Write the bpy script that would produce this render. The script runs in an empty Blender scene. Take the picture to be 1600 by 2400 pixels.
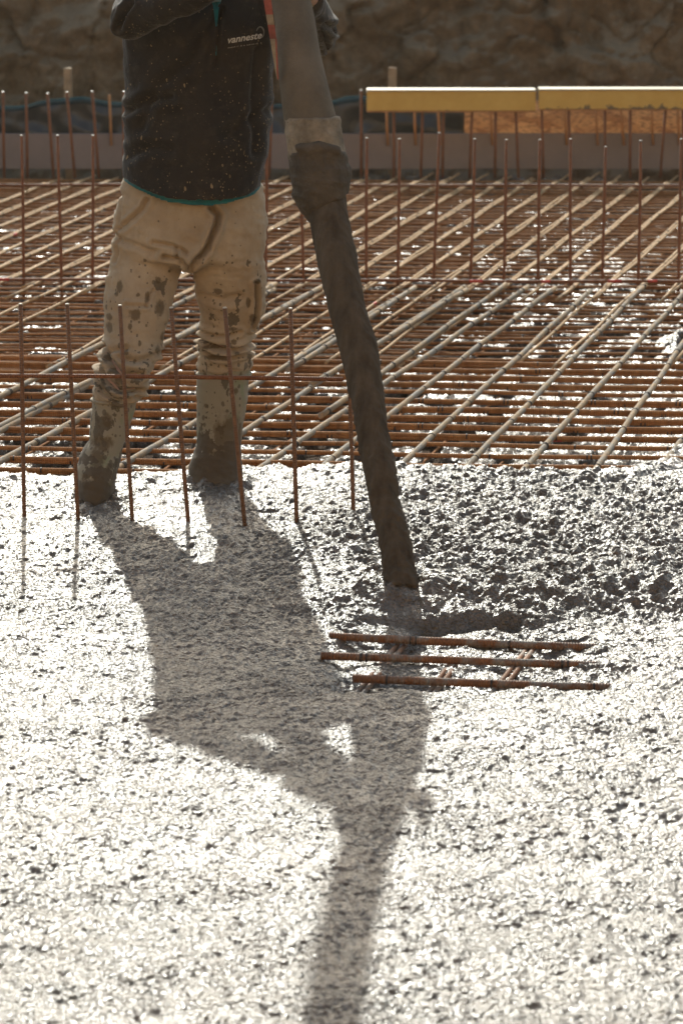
import bpy, bmesh, math, random
import numpy as np
from mathutils import Vector, Matrix
from mathutils.bvhtree import BVHTree
random.seed(7)
sc = bpy.context.scene
COL = sc.collection
R = math.radians

# ------------------------------------------------------------------ camera, sky, sun, exposure
H, F, P = 1.9, 7300.0, R(12.2)          # lens height over the fresh concrete, focal length in photo pixels, pitch
cam = bpy.data.cameras.new('camera'); camo = bpy.data.objects.new('camera', cam); COL.objects.link(camo)
camo.location = (0, 0, H); camo.rotation_euler = (R(90) - P, 0, 0)
cam.sensor_fit = 'VERTICAL'; cam.sensor_height = 36; cam.sensor_width = 24; cam.lens = 36 * F / 2400
cam.clip_start = .1; cam.clip_end = 1500
cam.dof.use_dof = True; cam.dof.focus_distance = 8.6; cam.dof.aperture_fstop = 7.5
sc.camera = camo

AZ, EL = R(-5.3), R(31.6)
SUN = Vector((math.sin(AZ) * math.cos(EL), math.cos(AZ) * math.cos(EL), math.sin(EL)))
world = bpy.data.worlds.new("World"); sc.world = world; world.use_nodes = True
wn = world.node_tree.nodes; wn.clear()
sky = wn.new('ShaderNodeTexSky'); sky.sky_type = 'NISHITA'; sky.sun_disc = False
sky.sun_elevation = EL; sky.sun_rotation = AZ; sky.dust_density = 1.6
bg = wn.new('ShaderNodeBackground'); bg.inputs['Strength'].default_value = .145
wo = wn.new('ShaderNodeOutputWorld')
sky.ozone_density = .8
wb_ = wn.new('ShaderNodeMix'); wb_.data_type = 'RGBA'; wb_.blend_type = 'MULTIPLY'; wb_.inputs[0].default_value = 1; wb_.inputs[7].default_value = (1.04, 1.0, .87, 1)   # warm white balance of the film
world.node_tree.links.new(sky.outputs[0], wb_.inputs[6]); world.node_tree.links.new(wb_.outputs[2], bg.inputs[0]); world.node_tree.links.new(bg.outputs[0], wo.inputs[0])
sl = bpy.data.lights.new('sun', 'SUN'); sl.energy = 3.3; sl.angle = R(.53); sl.color = (1, .995, .90)
so = bpy.data.objects.new('sun', sl); COL.objects.link(so)
so.rotation_euler = SUN.to_track_quat('Z', 'Y').to_euler()
sc.view_settings.view_transform = 'Standard'; sc.view_settings.look = 'None'
sc.view_settings.exposure = .58; sc.view_settings.gamma = 1
sc.cycles.max_bounces = 6; sc.cycles.use_denoising = True

# ------------------------------------------------------------------ pixel helpers (photo pixels -> metres)
def ray(x, y):
    u = (x - 800) / F; v = (1200 - y) / F
    return Vector((u, math.cos(P) + v * math.sin(P), -math.sin(P) + v * math.cos(P)))
def gp(x, y, z=0.):
    d = ray(x, y); t = (z - H) / d.z; return Vector((d.x * t, d.y * t, z))
def at(x, y, Y):
    d = ray(x, y); t = Y / d.y; return Vector((d.x * t, Y, H + d.z * t))
S = 1600 / 1568.

# ------------------------------------------------------------------ numpy noise
_rng = np.random.RandomState(3)
PERM = _rng.permutation(1024); GA = _rng.rand(1024) * 2 * np.pi; GX, GY = np.cos(GA), np.sin(GA)
RV = _rng.rand(1024)
def hsh(i, j): return PERM[(PERM[i & 1023] + j) & 1023]
def pn(x, y):
    xi = np.floor(x).astype(np.int64); yi = np.floor(y).astype(np.int64); xf = x - xi; yf = y - yi
    u = xf * xf * xf * (xf * (xf * 6 - 15) + 10); v = yf * yf * yf * (yf * (yf * 6 - 15) + 10)
    def g(a, b):
        h = hsh(xi + a, yi + b); return GX[h] * (xf - a) + GY[h] * (yf - b)
    n0 = g(0, 0) * (1 - u) + g(1, 0) * u; n1 = g(0, 1) * (1 - u) + g(1, 1) * u
    return (n0 * (1 - v) + n1 * v) * 1.5
def fbm(x, y, o=3, g=.5):
    s = 0; a = 1.
    for k in range(o):
        s = s + a * pn(x + 17.3 * k, y - 9.1 * k); x = x * 2.03; y = y * 2.03; a *= g
    return s
def worley(x, y):
    xi = np.floor(x).astype(np.int64); yi = np.floor(y).astype(np.int64)
    best = np.full(x.shape, 9.); idv = np.zeros(x.shape); sec = np.full(x.shape, 9.)
    for a in (-1, 0, 1):
        for b in (-1, 0, 1):
            h = hsh(xi + a, yi + b); px = xi + a + RV[h]; py = yi + b + RV[(h * 7 + 3) & 1023]
            d = np.hypot(x - px, y - py)
            m = d < best; sec = np.where(m, best, np.minimum(sec, d)); idv = np.where(m, RV[(h * 13 + 5) & 1023], idv); best = np.where(m, d, best)
    return best, idv, sec
def sstep(a, b, x):
    t = np.clip((x - a) / (b - a), 0, 1); return t * t * (3 - 2 * t)
def n3(v, s, o=2):      # cheap noise on an (n,3) array
    return (fbm(v[:, 0] * s + v[:, 2] * s * .31, v[:, 2] * s, o) + fbm(v[:, 1] * s + 5, v[:, 2] * s * .8 + v[:, 0] * s * .6, o)) * .6

# ------------------------------------------------------------------ materials
class NT:
    def __init__(s, name):
        s.m = bpy.data.materials.new(name); s.m.use_nodes = True; s.t = s.m.node_tree
        s.t.nodes.clear(); s.o = s.n('ShaderNodeOutputMaterial'); s.b = s.n('ShaderNodeBsdfPrincipled')
        s.l(s.b.outputs[0], s.o.inputs['Surface'])
    def n(s, t, **k):
        q = s.t.nodes.new(t)
        for a, b in k.items(): setattr(q, a, b)
        return q
    def l(s, a, b): s.t.links.new(a, b)
    def set(s, **k):
        for a, b in k.items(): s.b.inputs[a.replace('_', ' ')].default_value = b
    def co(s, scale=(1, 1, 1), kind='Object'):
        c = s.n('ShaderNodeTexCoord'); m = s.n('ShaderNodeMapping'); m.inputs['Scale'].default_value = scale
        s.l(c.outputs[kind], m.inputs[0]); return m.outputs[0]
    def noise(s, scale, co=None, detail=4, rough=.55, out='Fac', dist=0):
        q = s.n('ShaderNodeTexNoise'); q.inputs['Scale'].default_value = scale; q.inputs['Detail'].default_value = detail
        q.inputs['Roughness'].default_value = rough; q.inputs['Distortion'].default_value = dist
        s.l(co if co is not None else s.co(), q.inputs['Vector']); return q.outputs[out]
    def vor(s, scale, co=None, feature='F1', out='Distance', rnd=1):
        q = s.n('ShaderNodeTexVoronoi', feature=feature); q.inputs['Scale'].default_value = scale; q.inputs['Randomness'].default_value = rnd
        s.l(co if co is not None else s.co(), q.inputs['Vector']); return q.outputs[out]
    def ramp(s, f, pts):
        q = s.n('ShaderNodeValToRGB'); e = q.color_ramp.elements
        while len(e) < len(pts): e.new(.5)
        for k, (p, c) in enumerate(pts):
            e[k].position = p; e[k].color = (c, c, c, 1) if isinstance(c, (int, float)) else (*c, 1)
        s.l(f, q.inputs[0]); return q.outputs[0]
    def mix(s, f, a, b):
        q = s.n('ShaderNodeMix', data_type='RGBA')
        for i, v in ((0, f), (6, a), (7, b)):
            if hasattr(v, 'is_linked'): s.l(v, q.inputs[i])
            else: q.inputs[i].default_value = v if i == 0 else (*v, 1)
        return q.outputs[2]
    def math(s, op, a, b=0.):
        q = s.n('ShaderNodeMath', operation=op)
        for i, v in enumerate((a, b)):
            if hasattr(v, 'is_linked'): s.l(v, q.inputs[i])
            else: q.inputs[i].default_value = v
        return q.outputs[0]
    def bump(s, h, dist, strength=1., prev=None):
        q = s.n('ShaderNodeBump'); q.inputs['Distance'].default_value = dist; q.inputs['Strength'].default_value = strength
        s.l(h, q.inputs['Height'])
        if prev is not None: s.l(prev, q.inputs['Normal'])
        return q.outputs[0]
    def col(s, c): s.l(c, s.b.inputs['Base Color'])
    def nor(s, c): s.l(c, s.b.inputs['Normal'])
    def rough(s, c): s.l(c, s.b.inputs['Roughness'])

def m_concrete():
    k = NT('fresh_concrete')
    big = k.noise(3.5, detail=3); fine = k.noise(60, detail=5, rough=.65)
    c = k.mix(k.ramp(fine, [(.3, 0), (.7, 1)]), (.10, .060, .028), (.15, .097, .052))
    c = k.mix(k.ramp(big, [(.35, 0), (.65, 1)]), c, (.115, .082, .05))
    at_ = k.n('ShaderNodeAttribute'); at_.attribute_name = 'wet'; wet = at_.outputs['Fac']
    k.col(k.mix(wet, (.06, .032, .016), c))                       # bare brown blinding under the mats, fresh concrete on top
    k.rough(k.mix(wet, (.9,) * 3, k.ramp(k.noise(9, detail=4), [(.35, .34), (.65, .5)])))
    wob = k.noise(45, detail=2, out='Color'); add = k.n('ShaderNodeVectorMath', operation='MULTIPLY_ADD')
    k.l(wob, add.inputs[0]); add.inputs[1].default_value = (.02,) * 3; k.l(k.co(), add.inputs[2])
    grain = k.ramp(k.vor(120, add.outputs[0]), [(0, 1), (.3, .93), (.52, .45), (.72, 0)])
    clus = k.ramp(k.noise(2.6, k.co((.6, 1.6, 1)), detail=4, rough=.6), [(.36, .45), (.66, 1.)])
    b1 = k.bump(k.math('MULTIPLY', grain, clus), .0058, 1.)
    fl = k.math('MULTIPLY', k.noise(150, k.co((.75, 1, 1)), detail=3, rough=.55), clus)
    b2 = k.bump(fl, .009, 1., b1)
    b2 = k.bump(k.noise(260, detail=2), .0022, 1., b2)
    k.nor(b2); k.l(k.math('ADD', .1, k.math('MULTIPLY', wet, .3)), k.b.inputs['Specular IOR Level'])
    k.l(wet, k.b.inputs['Coat Weight']); k.l(b2, k.b.inputs['Coat Normal']); k.set(Coat_Roughness=.235, Coat_IOR=1.58)
    return k.m
def m_rebar(name, a, b, rough=.55, rib=.0012, mud=0., spec=.3):
    k = NT(name)
    f = k.noise(14, detail=6, rough=.7); g = k.noise(90, detail=3)
    c = k.mix(k.ramp(f, [(.35, 0), (.68, 1)]), a, b)
    c = k.mix(k.ramp(g, [(.5, 0), (.8, .5)]), c, tuple(x * .4 for x in a))
    if mud:
        c = k.mix(k.ramp(k.noise(5, detail=5, rough=.7), [(.5 - mud * .2, 0), (.56, 1)]), c, (.27, .24, .2))
    k.col(c); k.set(Roughness=rough, Metallic=.0, Specular_IOR_Level=spec)
    w = k.n('ShaderNodeTexWave', bands_direction='Z'); w.inputs['Scale'].default_value = 45; w.inputs['Distortion'].default_value = .6
    k.l(k.co(), w.inputs['Vector'])
    k.nor(k.bump(k.noise(200, detail=3), .002, .6, k.bump(w.outputs['Fac'], rib)))
    return k.m
def m_simple(name, c, rough=.7, spec=.4, nscale=20, var=.25, bump=.001, bscale=150, sheen=0.):
    k = NT(name)
    k.col(k.mix(k.ramp(k.noise(nscale, detail=5, rough=.65), [(.3, 0), (.7, 1)]), tuple(x * (1 - var) for x in c), tuple(min(1, x * (1 + var)) for x in c)))
    k.set(Roughness=rough, Specular_IOR_Level=spec * (.4 if rough > .65 else 1))
    if sheen: k.set(Sheen_Weight=sheen, Sheen_Roughness=.4)
    k.nor(k.bump(k.noise(bscale, detail=4), bump)); return k.m
def m_sweat():
    k = NT('dark_fleece')
    base = k.mix(k.ramp(k.noise(6, detail=4), [(.35, 0), (.65, 1)]), (.020, .0155, .013), (.034, .025, .018))
    dust = k.ramp(k.noise(26, detail=8, rough=.75), [(.52, 0), (.75, .35)])
    base = k.mix(dust, base, (.13, .095, .06))
    geo = k.n('ShaderNodeNewGeometry'); sx = k.n('ShaderNodeSeparateXYZ'); k.l(geo.outputs['Position'], sx.inputs[0])
    for sca, st, lim, lo in ((170, (1, 1, .6), .1, .17), (95, (1, 1, .45), .06, .16), (52, (1, 1, .5), .03, .07)):
        co = k.co(st); wob = k.noise(60, co, detail=2, out='Color')
        add = k.n('ShaderNodeVectorMath', operation='MULTIPLY_ADD'); k.l(wob, add.inputs[0]); add.inputs[1].default_value = (.012,) * 3; k.l(co, add.inputs[2])
        q = k.n('ShaderNodeTexVoronoi'); q.inputs['Scale'].default_value = sca; k.l(add.outputs[0], q.inputs['Vector'])
        rnd = k.n('ShaderNodeSeparateColor'); k.l(q.outputs['Color'], rnd.inputs[0])
        # size per speck from its random value, more of them low on the garment
        dens = k.n('ShaderNodeMapRange'); dens.inputs['From Min'].default_value = 1.5; dens.inputs['From Max'].default_value = .85
        dens.inputs['To Min'].default_value = lo * .8; dens.inputs['To Max'].default_value = lo * 2.3; k.l(k.math('ADD', sx.outputs[2], k.math('MULTIPLY', k.math('SUBTRACT', k.noise(9, detail=3), .5), 2.2)), dens.inputs[0])
        size = k.math('MULTIPLY', k.math('MAXIMUM', k.math('SUBTRACT', dens.outputs[0], rnd.outputs[0]), 0.), 1.5)
        m = k.math('LESS_THAN', q.outputs['Distance'], k.math('MINIMUM', size, lim + .16))
        m = k.math('MULTIPLY', m, k.math('ADD', .2, k.math('MULTIPLY', rnd.outputs[1], .75)))
        base = k.mix(m, base, (.33, .22, .11))
    k.col(base); k.set(Roughness=.85, Specular_IOR_Level=.25, Sheen_Weight=.2, Sheen_Roughness=.35)
    k.nor(k.bump(k.noise(420, detail=2), .0012, .8, k.bump(k.noise(28, detail=4), .008, .5))); return k.m
def m_trouser(name='dirty_canvas', boots=False):
    k = NT(name)
    if boots:
        base = k.mix(k.ramp(k.noise(9, detail=5, rough=.6, dist=.4), [(.53, 0), (.66, 1)]), (.29, .24, .165), (.21, .235, .12))
    else:
        base = k.mix(k.ramp(k.noise(8, detail=6, rough=.65), [(.3, 0), (.72, 1)]), (.33, .235, .145), (.46, .35, .232))
        base = k.mix(k.ramp(k.noise(24, k.co((1, 1, .45)), detail=7, rough=.75), [(.52, 0), (.75, .5)]), base, (.22, .155, .09))
    geo = k.n('ShaderNodeNewGeometry'); sx = k.n('ShaderNodeSeparateXYZ'); k.l(geo.outputs['Position'], sx.inputs[0])
    def zr(a, b, lo, hi):
        q = k.n('ShaderNodeMapRange', clamp=True); q.inputs[1].default_value = a; q.inputs[2].default_value = b
        q.inputs[3].default_value = lo; q.inputs[4].default_value = hi; k.l(sx.outputs[2], q.inputs[0]); return q.outputs[0]
    # splashes of mud: more of it the lower down
    st = k.noise(15, k.co((1, 1, .6)), detail=5, rough=.62)
    m = k.math('GREATER_THAN', k.math('ADD', st, zr(.78, .15, -.10, .075 if not boots else .0)), .585)
    base = k.mix(k.math('MULTIPLY', m, .8), base, (.085, .062, .038))
    sa = k.n('ShaderNodeAttribute'); sa.attribute_name = 'stain'
    sm_ = k.ramp(k.math('ADD', sa.outputs['Fac'], k.math('MULTIPLY', k.math('SUBTRACT', k.noise(40, k.co((1, 1, .6)), detail=7, rough=.75), .5), 1.7)), [(.36, 0), (.66, .8)])
    base = k.mix(sm_, base, (.105, .068, .034))
    for sca, lo in ((42, .16), (85, .2)):
        q = k.n('ShaderNodeTexVoronoi'); q.inputs['Scale'].default_value = sca; k.l(k.co((1, 1, .75)), q.inputs['Vector'])
        rnd = k.n('ShaderNodeSeparateColor'); k.l(q.outputs['Color'], rnd.inputs[0])
        size = k.math('MULTIPLY', k.math('MAXIMUM', k.math('SUBTRACT', zr(.95, .1, lo * .45, lo * 1.7), rnd.outputs[0]), 0.), 1.8)
        base = k.mix(k.math('MULTIPLY', k.math('LESS_THAN', q.outputs['Distance'], size), .75), base, (.10, .075, .05))
    if boots:
        wet = k.math('GREATER_THAN', k.math('ADD', k.noise(11, detail=4), zr(.24, .03, -.26, .24)), .5)
        base = k.mix(k.math('MULTIPLY', wet, .9), base, (.095, .067, .042))
    k.col(base); k.set(Roughness=.85 if not boots else .7, Specular_IOR_Level=.12, Sheen_Weight=.12)
    k.nor(k.bump(k.noise(300, detail=3), .001, .6, k.bump(k.noise(35, k.co((1, 1, .5)), detail=5), .006, .5))); return k.m
def m_osb():
    k = NT('chipboard')
    q = k.n('ShaderNodeTexVoronoi'); q.inputs['Scale'].default_value = 11; k.l(k.co((1, 1, 2.5)), q.inputs['Vector'])
    sx = k.n('ShaderNodeSeparateColor'); k.l(q.outputs['Color'], sx.inputs[0])
    c = k.mix(sx.outputs[0], (.50, .23, .085), (.82, .48, .22))
    c = k.mix(k.ramp(k.noise(30, k.co((1, 1, 3)), detail=5), [(.5, 0), (.62, .7)]), c, (.25, .11, .045))
    k.col(c); k.set(Roughness=.7); return k.m
def m_earth():
    k = NT('clay_bank')
    f = k.noise(2.2, detail=8, rough=.65); g = k.noise(26, detail=7, rough=.7)
    c = k.mix(k.ramp(f, [(.38, 0), (.62, 1)]), (.16, .095, .048), (.23, .155, .088))
    c = k.mix(k.ramp(g, [(.4, 0), (.75, .6)]), c, (.08, .05, .03))
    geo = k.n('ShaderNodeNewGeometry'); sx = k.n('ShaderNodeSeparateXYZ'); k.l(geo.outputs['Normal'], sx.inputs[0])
    c = k.mix(k.ramp(k.math('ADD', sx.outputs[2], k.math('MULTIPLY', k.math('SUBTRACT', k.noise(12, detail=4), .5), .8)), [(.45, 0), (.7, .4)]), c, (.27, .22, .15))  # upward faces painted paler: sky light on the ledges put into the colour
    k.col(c); k.set(Roughness=.9, Specular_IOR_Level=.2)
    k.nor(k.bump(g, .03, .8, k.bump(k.noise(90, detail=5), .012, .7))); return k.m
def m_beam(nm, thr):
    k = NT(nm)
    co = k.co((1, 1, 1))
    c = k.mix(k.ramp(k.noise(5, detail=6, rough=.7), [(.3, 0), (.7, 1)]), (.52, .29, .04), (.62, .37, .07))
    sx = k.n('ShaderNodeSeparateXYZ'); k.l(k.co(), sx.inputs[0])
    low = k.n('ShaderNodeMapRange'); low.inputs[1].default_value = .0; low.inputs[2].default_value = -.065; low.inputs[3].default_value = -.2; low.inputs[4].default_value = .08
    k.l(sx.outputs[2], low.inputs[0])
    d = k.math('GREATER_THAN', k.math('ADD', k.noise(13, detail=6, rough=.7), low.outputs[0]), thr)
    c = k.mix(k.math('MULTIPLY', d, .85), c, (.06, .04, .025))
    k.col(c); k.set(Roughness=.45); return k.m

MC = m_concrete()
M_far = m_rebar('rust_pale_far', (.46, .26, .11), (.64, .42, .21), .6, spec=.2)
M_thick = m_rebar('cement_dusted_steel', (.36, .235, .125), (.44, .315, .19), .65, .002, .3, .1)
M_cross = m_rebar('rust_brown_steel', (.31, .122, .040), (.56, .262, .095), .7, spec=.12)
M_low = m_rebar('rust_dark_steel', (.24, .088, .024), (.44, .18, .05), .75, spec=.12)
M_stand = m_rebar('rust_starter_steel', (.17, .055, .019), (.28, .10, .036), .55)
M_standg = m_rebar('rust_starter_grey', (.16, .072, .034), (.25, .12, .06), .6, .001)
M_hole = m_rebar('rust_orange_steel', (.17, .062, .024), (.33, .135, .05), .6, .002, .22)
M_tip = m_simple('cut_steel_end', (.62, .58, .5), .35)
M_wire = m_simple('tie_wire_dark', (.045, .032, .025), .5)
M_redp = m_simple('red_marker_paint', (.5, .05, .03), .5)
M_foam = m_simple('grey_foam', (.24, .185, .16), .85, nscale=3, var=.12)
M_tarp = m_simple('black_membrane', (.018, .02, .024), .38, .5, nscale=3, bump=.01, bscale=12)
M_tarp_sheen = m_simple('membrane_sky_sheen', (.012, .024, .028), .9, 0., nscale=5, bump=.01, bscale=14)
M_osb = m_osb(); M_wood = m_simple('raw_stake_wood', (.36, .24, .14), .8); M_strip = m_simple('orange_timber', (.42, .19, .07), .7)
M_beam = m_beam('yellow_beam_paint', .66); M_beam2 = m_beam('stained_beam_paint', .515); M_bwhite = m_simple('white_flange', (.42, .34, .19), .5, var=.1)
M_earth = m_earth(); M_slab = m_simple('pale_clay_face', (.2, .185, .14), .85, nscale=4, var=.2, bump=.01, bscale=40)
M_fillbank = m_simple('fill_bank_clay', (.50, .34, .19), .95, nscale=1.5, var=.2, bump=.03, bscale=9); M_ground = m_simple('site_soil', (.2, .15, .1), .9, nscale=1, bump=.03, bscale=8)
M_sweat = m_sweat(); M_tro = m_trouser(); M_boot = m_trouser('muddy_rubber', True)
M_teal = m_simple('teal_knit', (.02, .125, .135), .8, sheen=.3); M_skin = m_simple('skin', (.45, .26, .18), .5, var=.08)
M_glove = m_simple('work_glove', (.34, .25, .14), .7, var=.35); M_hair = m_simple('brown_hair', (.05, .03, .018), .6, bscale=300, bump=.004)
M_eye = m_simple('eye_white', (.7, .68, .62), .2, var=.02); M_iris = m_simple('iris_dark', (.03, .02, .015), .2, var=.02)
M_logo = m_simple('faded_print', (.50, .46, .39), .7, var=.2, nscale=80)
M_logod = m_simple('faded_swirl', (.2, .17, .13), .7, var=.3, nscale=80)
M_hose = m_simple('dusty_rubber_hose', (.125, .098, .07), .75, nscale=7, var=.3, bump=.002)
M_sleeve = m_simple('cement_crusted_clamp', (.20, .16, .115), .85, nscale=18, var=.55, bump=.006, bscale=60)
M_mud = m_simple('wet_cement_crust', (.082, .062, .044), .7, nscale=14, var=.35, bump=.006, bscale=70)
M_red = m_simple('red_tape', (.24, .05, .032), .6, var=.4, nscale=30); M_wht = m_simple('dirty_white_tape', (.24, .18, .115), .7, var=.4); M_grn = m_simple('green_tape', (.05, .1, .07), .7)
def m_stream():
    k = NT('falling_concrete')
    st = k.noise(30, k.co((1, 1, .05)), detail=6, rough=.6)
    k.col(k.mix(k.ramp(st, [(.3, 0), (.7, 1)]), (.052, .036, .023), (.11, .08, .054))); k.set(Roughness=.85, Specular_IOR_Level=.12)
    k.nor(k.bump(k.noise(120, k.co((1, 1, .25)), detail=4), .006, .8, k.bump(st, .008, .8))); return k.m
M_stream = m_stream()

# ------------------------------------------------------------------ object helpers
def link(o, parent=None):
    COL.objects.link(o)
    if parent is not None:
        o.parent = parent
        o.matrix_parent_inverse = parent.matrix_world.inverted() if False else Matrix.Translation(-Vector(parent.location))
    return o
def tag(o, label=None, cat=None, group=None, kind=None):
    for a, b in (('label', label), ('category', cat), ('group', group), ('kind', kind)):
        if b: o[a] = b
    return o
def mobj(name, verts, faces, mats, parent=None, smooth=True, midx=None):
    me = bpy.data.meshes.new(name); me.from_pydata([tuple(v) for v in verts], [], faces)
    for m in (mats if isinstance(mats, (list, tuple)) else [mats]): me.materials.append(m)
    if midx is not None: me.polygons.foreach_set('material_index', midx)
    me.polygons.foreach_set('use_smooth', [smooth] * len(me.polygons)); me.update()
    return link(bpy.data.objects.new(name, me), parent)
def empty(name, loc):
    o = bpy.data.objects.new(name, None); o.location = loc; o.empty_display_size = .1; COL.objects.link(o); return o
def frame(t):
    t = t.normalized(); a = Vector((0, 0, 1)) if abs(t.z) < .9 else Vector((1, 0, 0))
    u = t.cross(a).normalized(); return u, t.cross(u).normalized()
def tube(path, rad, n=12, cap=True, flat=None):
    """verts, faces of a closed tube along a path; rad: list or number"""
    path = [Vector(p) for p in path]; k = len(path)
    rad = [rad] * k if isinstance(rad, (int, float)) else rad
    V, Fc = [], []; u = v = None
    for i, p in enumerate(path):
        t = (path[min(i + 1, k - 1)] - path[max(i - 1, 0)]).normalized()
        if u is None: u, v = frame(t)
        else:
            u = (u - t * u.dot(t)).normalized(); v = t.cross(u)
        ra, rb = rad[i] if isinstance(rad[i], (tuple, list)) else (rad[i], rad[i])
        for j in range(n):
            a = 2 * math.pi * j / n; V.append(p + u * math.cos(a) * ra + v * math.sin(a) * rb)
    for i in range(k - 1):
        for j in range(n):
            a = i * n + j; b = i * n + (j + 1) % n; Fc.append((a, b, b + n, a + n))
    if cap:
        Fc.append(tuple(reversed(range(n)))); Fc.append(tuple((k - 1) * n + j for j in range(n)))
    return V, Fc
def join(parts):
    V, Fc, M = [], [], []
    for q in parts:
        v, f = q[0], q[1]; o = len(V); V += list(v); Fc += [tuple(i + o for i in x) for x in f]; M += [q[2] if len(q) > 2 else 0] * len(f)
    return V, Fc, M
def boxv(lo, hi, bev=0):
    x0, y0, z0 = lo; x1, y1, z1 = hi
    V = [(x0, y0, z0), (x1, y0, z0), (x1, y1, z0), (x0, y1, z0), (x0, y0, z1), (x1, y0, z1), (x1, y1, z1), (x0, y1, z1)]
    return V, [(0, 3, 2, 1), (4, 5, 6, 7), (0, 1, 5, 4), (1, 2, 6, 5), (2, 3, 7, 6), (3, 0, 4, 7)]

def bar(name, a, b, r, mat, parent=None, wires=0, wob=.002, tip=False, n=8, paint=0):
    """a reinforcing bar whose own local z runs along it, with tie-wire turns"""
    a, b = Vector(a), Vector(b); L = (b - a).length; k = max(2, int(L / .22))
    q = (b - a).to_track_quat('Z', 'X'); ph = random.random() * 9
    pts = [Vector((wob * math.sin(ph + i * 1.3), wob * math.sin(ph * 2 + i * .9), L * i / k)) for i in range(k + 1)]
    parts = [(*tube(pts, [r * random.uniform(.96, 1.04) for _ in pts], n), 0)]
    mats = [mat]
    if tip:
        parts.append((*tube([(pts[-1].x, pts[-1].y, L + .0003), (pts[-1].x, pts[-1].y, L + .004)], [r * 1.02, r * .8], n), 1)); mats.append(M_tip)
    if wires:
        mats.append(M_wire); w = len(mats) - 1; s = random.uniform(.05, wires)
        while s < L - .03:
            for e in range(random.choice((1, 2))):
                s2 = s + e * .013; f = s2 / L * k; i = min(int(f), k - 1); c = pts[i].lerp(pts[i + 1], f - i); tl = random.uniform(-.006, .006)
                parts.append((*tube([c - Vector((0, 0, .0022)) , c + Vector((0, tl * .1, .0022))], [r * 1.22] * 2, n), w))
            s += wires * random.choice((1, 1, 2)) + random.uniform(-.012, .012)
    if paint:
        mats.append(M_redp); w = len(mats) - 1
        for _ in range(paint):
            s = random.uniform(.05, L - .1); f = s / L * k; i = min(int(f), k - 1); c = pts[i].lerp(pts[i + 1], f - i)
            parts.append((*tube([c, c + Vector((0, 0, random.uniform(.03, .06)))], [r * 1.1] * 2, n), w))
    V, Fc, M = join(parts)
    me = bpy.data.meshes.new(name); me.from_pydata([tuple(v) for v in V], [], Fc)
    for m in mats: me.materials.append(m)
    me.polygons.foreach_set('material_index', M); me.polygons.foreach_set('use_smooth', [len(f) == 4 for f in Fc]); me.update()
    o = bpy.data.objects.new(name, me); COL.objects.link(o)
    o.rotation_mode = 'QUATERNION'; o.rotation_quaternion = q; o.location = a
    if parent is not None: o.parent = parent; o.location = a - Vector(parent.location)
    return o
def remesh(name, parts, mats, voxel, parent, smooth=2, fn=None, blotches=None):
    V, Fc, M = join(parts)
    tmp = mobj('tmp', V, Fc, mats)
    md = tmp.modifiers.new('r', 'REMESH'); md.mode = 'VOXEL'; md.voxel_size = voxel
    if smooth:
        sm = tmp.modifiers.new('s', 'SMOOTH'); sm.iterations = smooth; sm.factor = .5
    dg = bpy.context.evaluated_depsgraph_get(); ev = tmp.evaluated_get(dg)
    me = bpy.data.meshes.new_from_object(ev); me.name = name
    bpy.data.objects.remove(tmp)
    me.materials.clear()
    for m in (mats if isinstance(mats, (list, tuple)) else [mats]): me.materials.append(m)
    n = len(me.vertices); co = np.empty(n * 3); me.vertices.foreach_get('co', co); co = co.reshape(-1, 3)
    if fn is not None:
        no = np.empty(n * 3); me.vertices.foreach_get('normal', no); no = no.reshape(-1, 3)
        co = co + no * fn(co, no)[:, None]
        me.vertices.foreach_set('co', co.ravel())
    if blotches:
        st_ = np.zeros(n)
        for px, py, rx, ry in blotches:
            c_ = at(px, py, 9.0); q_ = F / 9.0; st_ = np.maximum(st_, np.exp(-(((co[:, 0] - c_.x) * q_ / rx) ** 2 + ((co[:, 2] - c_.z) * q_ / ry) ** 2) * .8) * (co[:, 1] < 9.25))
        me.attributes.new('stain', 'FLOAT', 'POINT').data.foreach_set('value', st_.astype(np.float32))
    me.polygons.foreach_set('use_smooth', [True] * len(me.polygons)); me.update()
    o = bpy.data.objects.new(name, me); return link(o, parent)

# ------------------------------------------------------------------ the ground: fresh concrete, one height field
def axis(segs):
    out = []
    for a, b, s in segs: out.append(np.arange(a, b, s))
    return np.concatenate(out + [np.array([segs[-1][1]])])
xs = axis([(-4, -1.45, .05), (-1.45, -1, .006), (-1, 1, .0036), (1, 1.45, .006), (1.45, 4, .05)])
ys = axis([(-2, 4.2, .07), (4.2, 8.2, .0036), (8.2, 9.9, .0052), (9.9, 14, .012), (14, 18.9, .022)])
X, Y = np.meshgrid(xs, ys)
# front edge of the unpoured mat, from a few points along it (x, Y)
ex = [-4, -1.0, -.7, -.35, 0, .4, .78, .90, 1.04, 1.2, 1.5, 2, 4]
ey = [9.45, 9.45, 9.5, 9.55, 9.62, 9.6, 9.45, 9.55, 9.9, 10.35, 10.9, 11.2, 11.4]
EY = np.interp(X, ex, ey) - .12 + .08 * fbm(X * 4.1, Y * 2.5, 3) + .035 * pn(X * 17, Y * 8)
d = EY - Y                                   # > 0: poured
pour = sstep(-.10 - .30 * sstep(.8, 1.1, X), .05, d + .10 * sstep(.8, 1.1, X) * fbm(X * 6, Y * 5, 3))
base = -.125 + .012 * fbm(X * 3, Y * 1.3, 3)
lm = fbm(X * 8.1 + 3, Y * 4.3, 4) - .20 + .20 * sstep(.1, .8, X) + .46 * sstep(12.0, 11.2, Y) + .42 * sstep(.1, 1.2, X + .10 * (13.5 - Y) * 0) * sstep(16.5, 13.5, Y) + .22 * np.exp(-((X + 1.1) / .5) ** 2 - ((Y - 15) / 1.2) ** 2) + .30 * np.exp(-((Y - 11.6) / .3) ** 2)
lump = sstep(.28, .42, lm)
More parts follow.
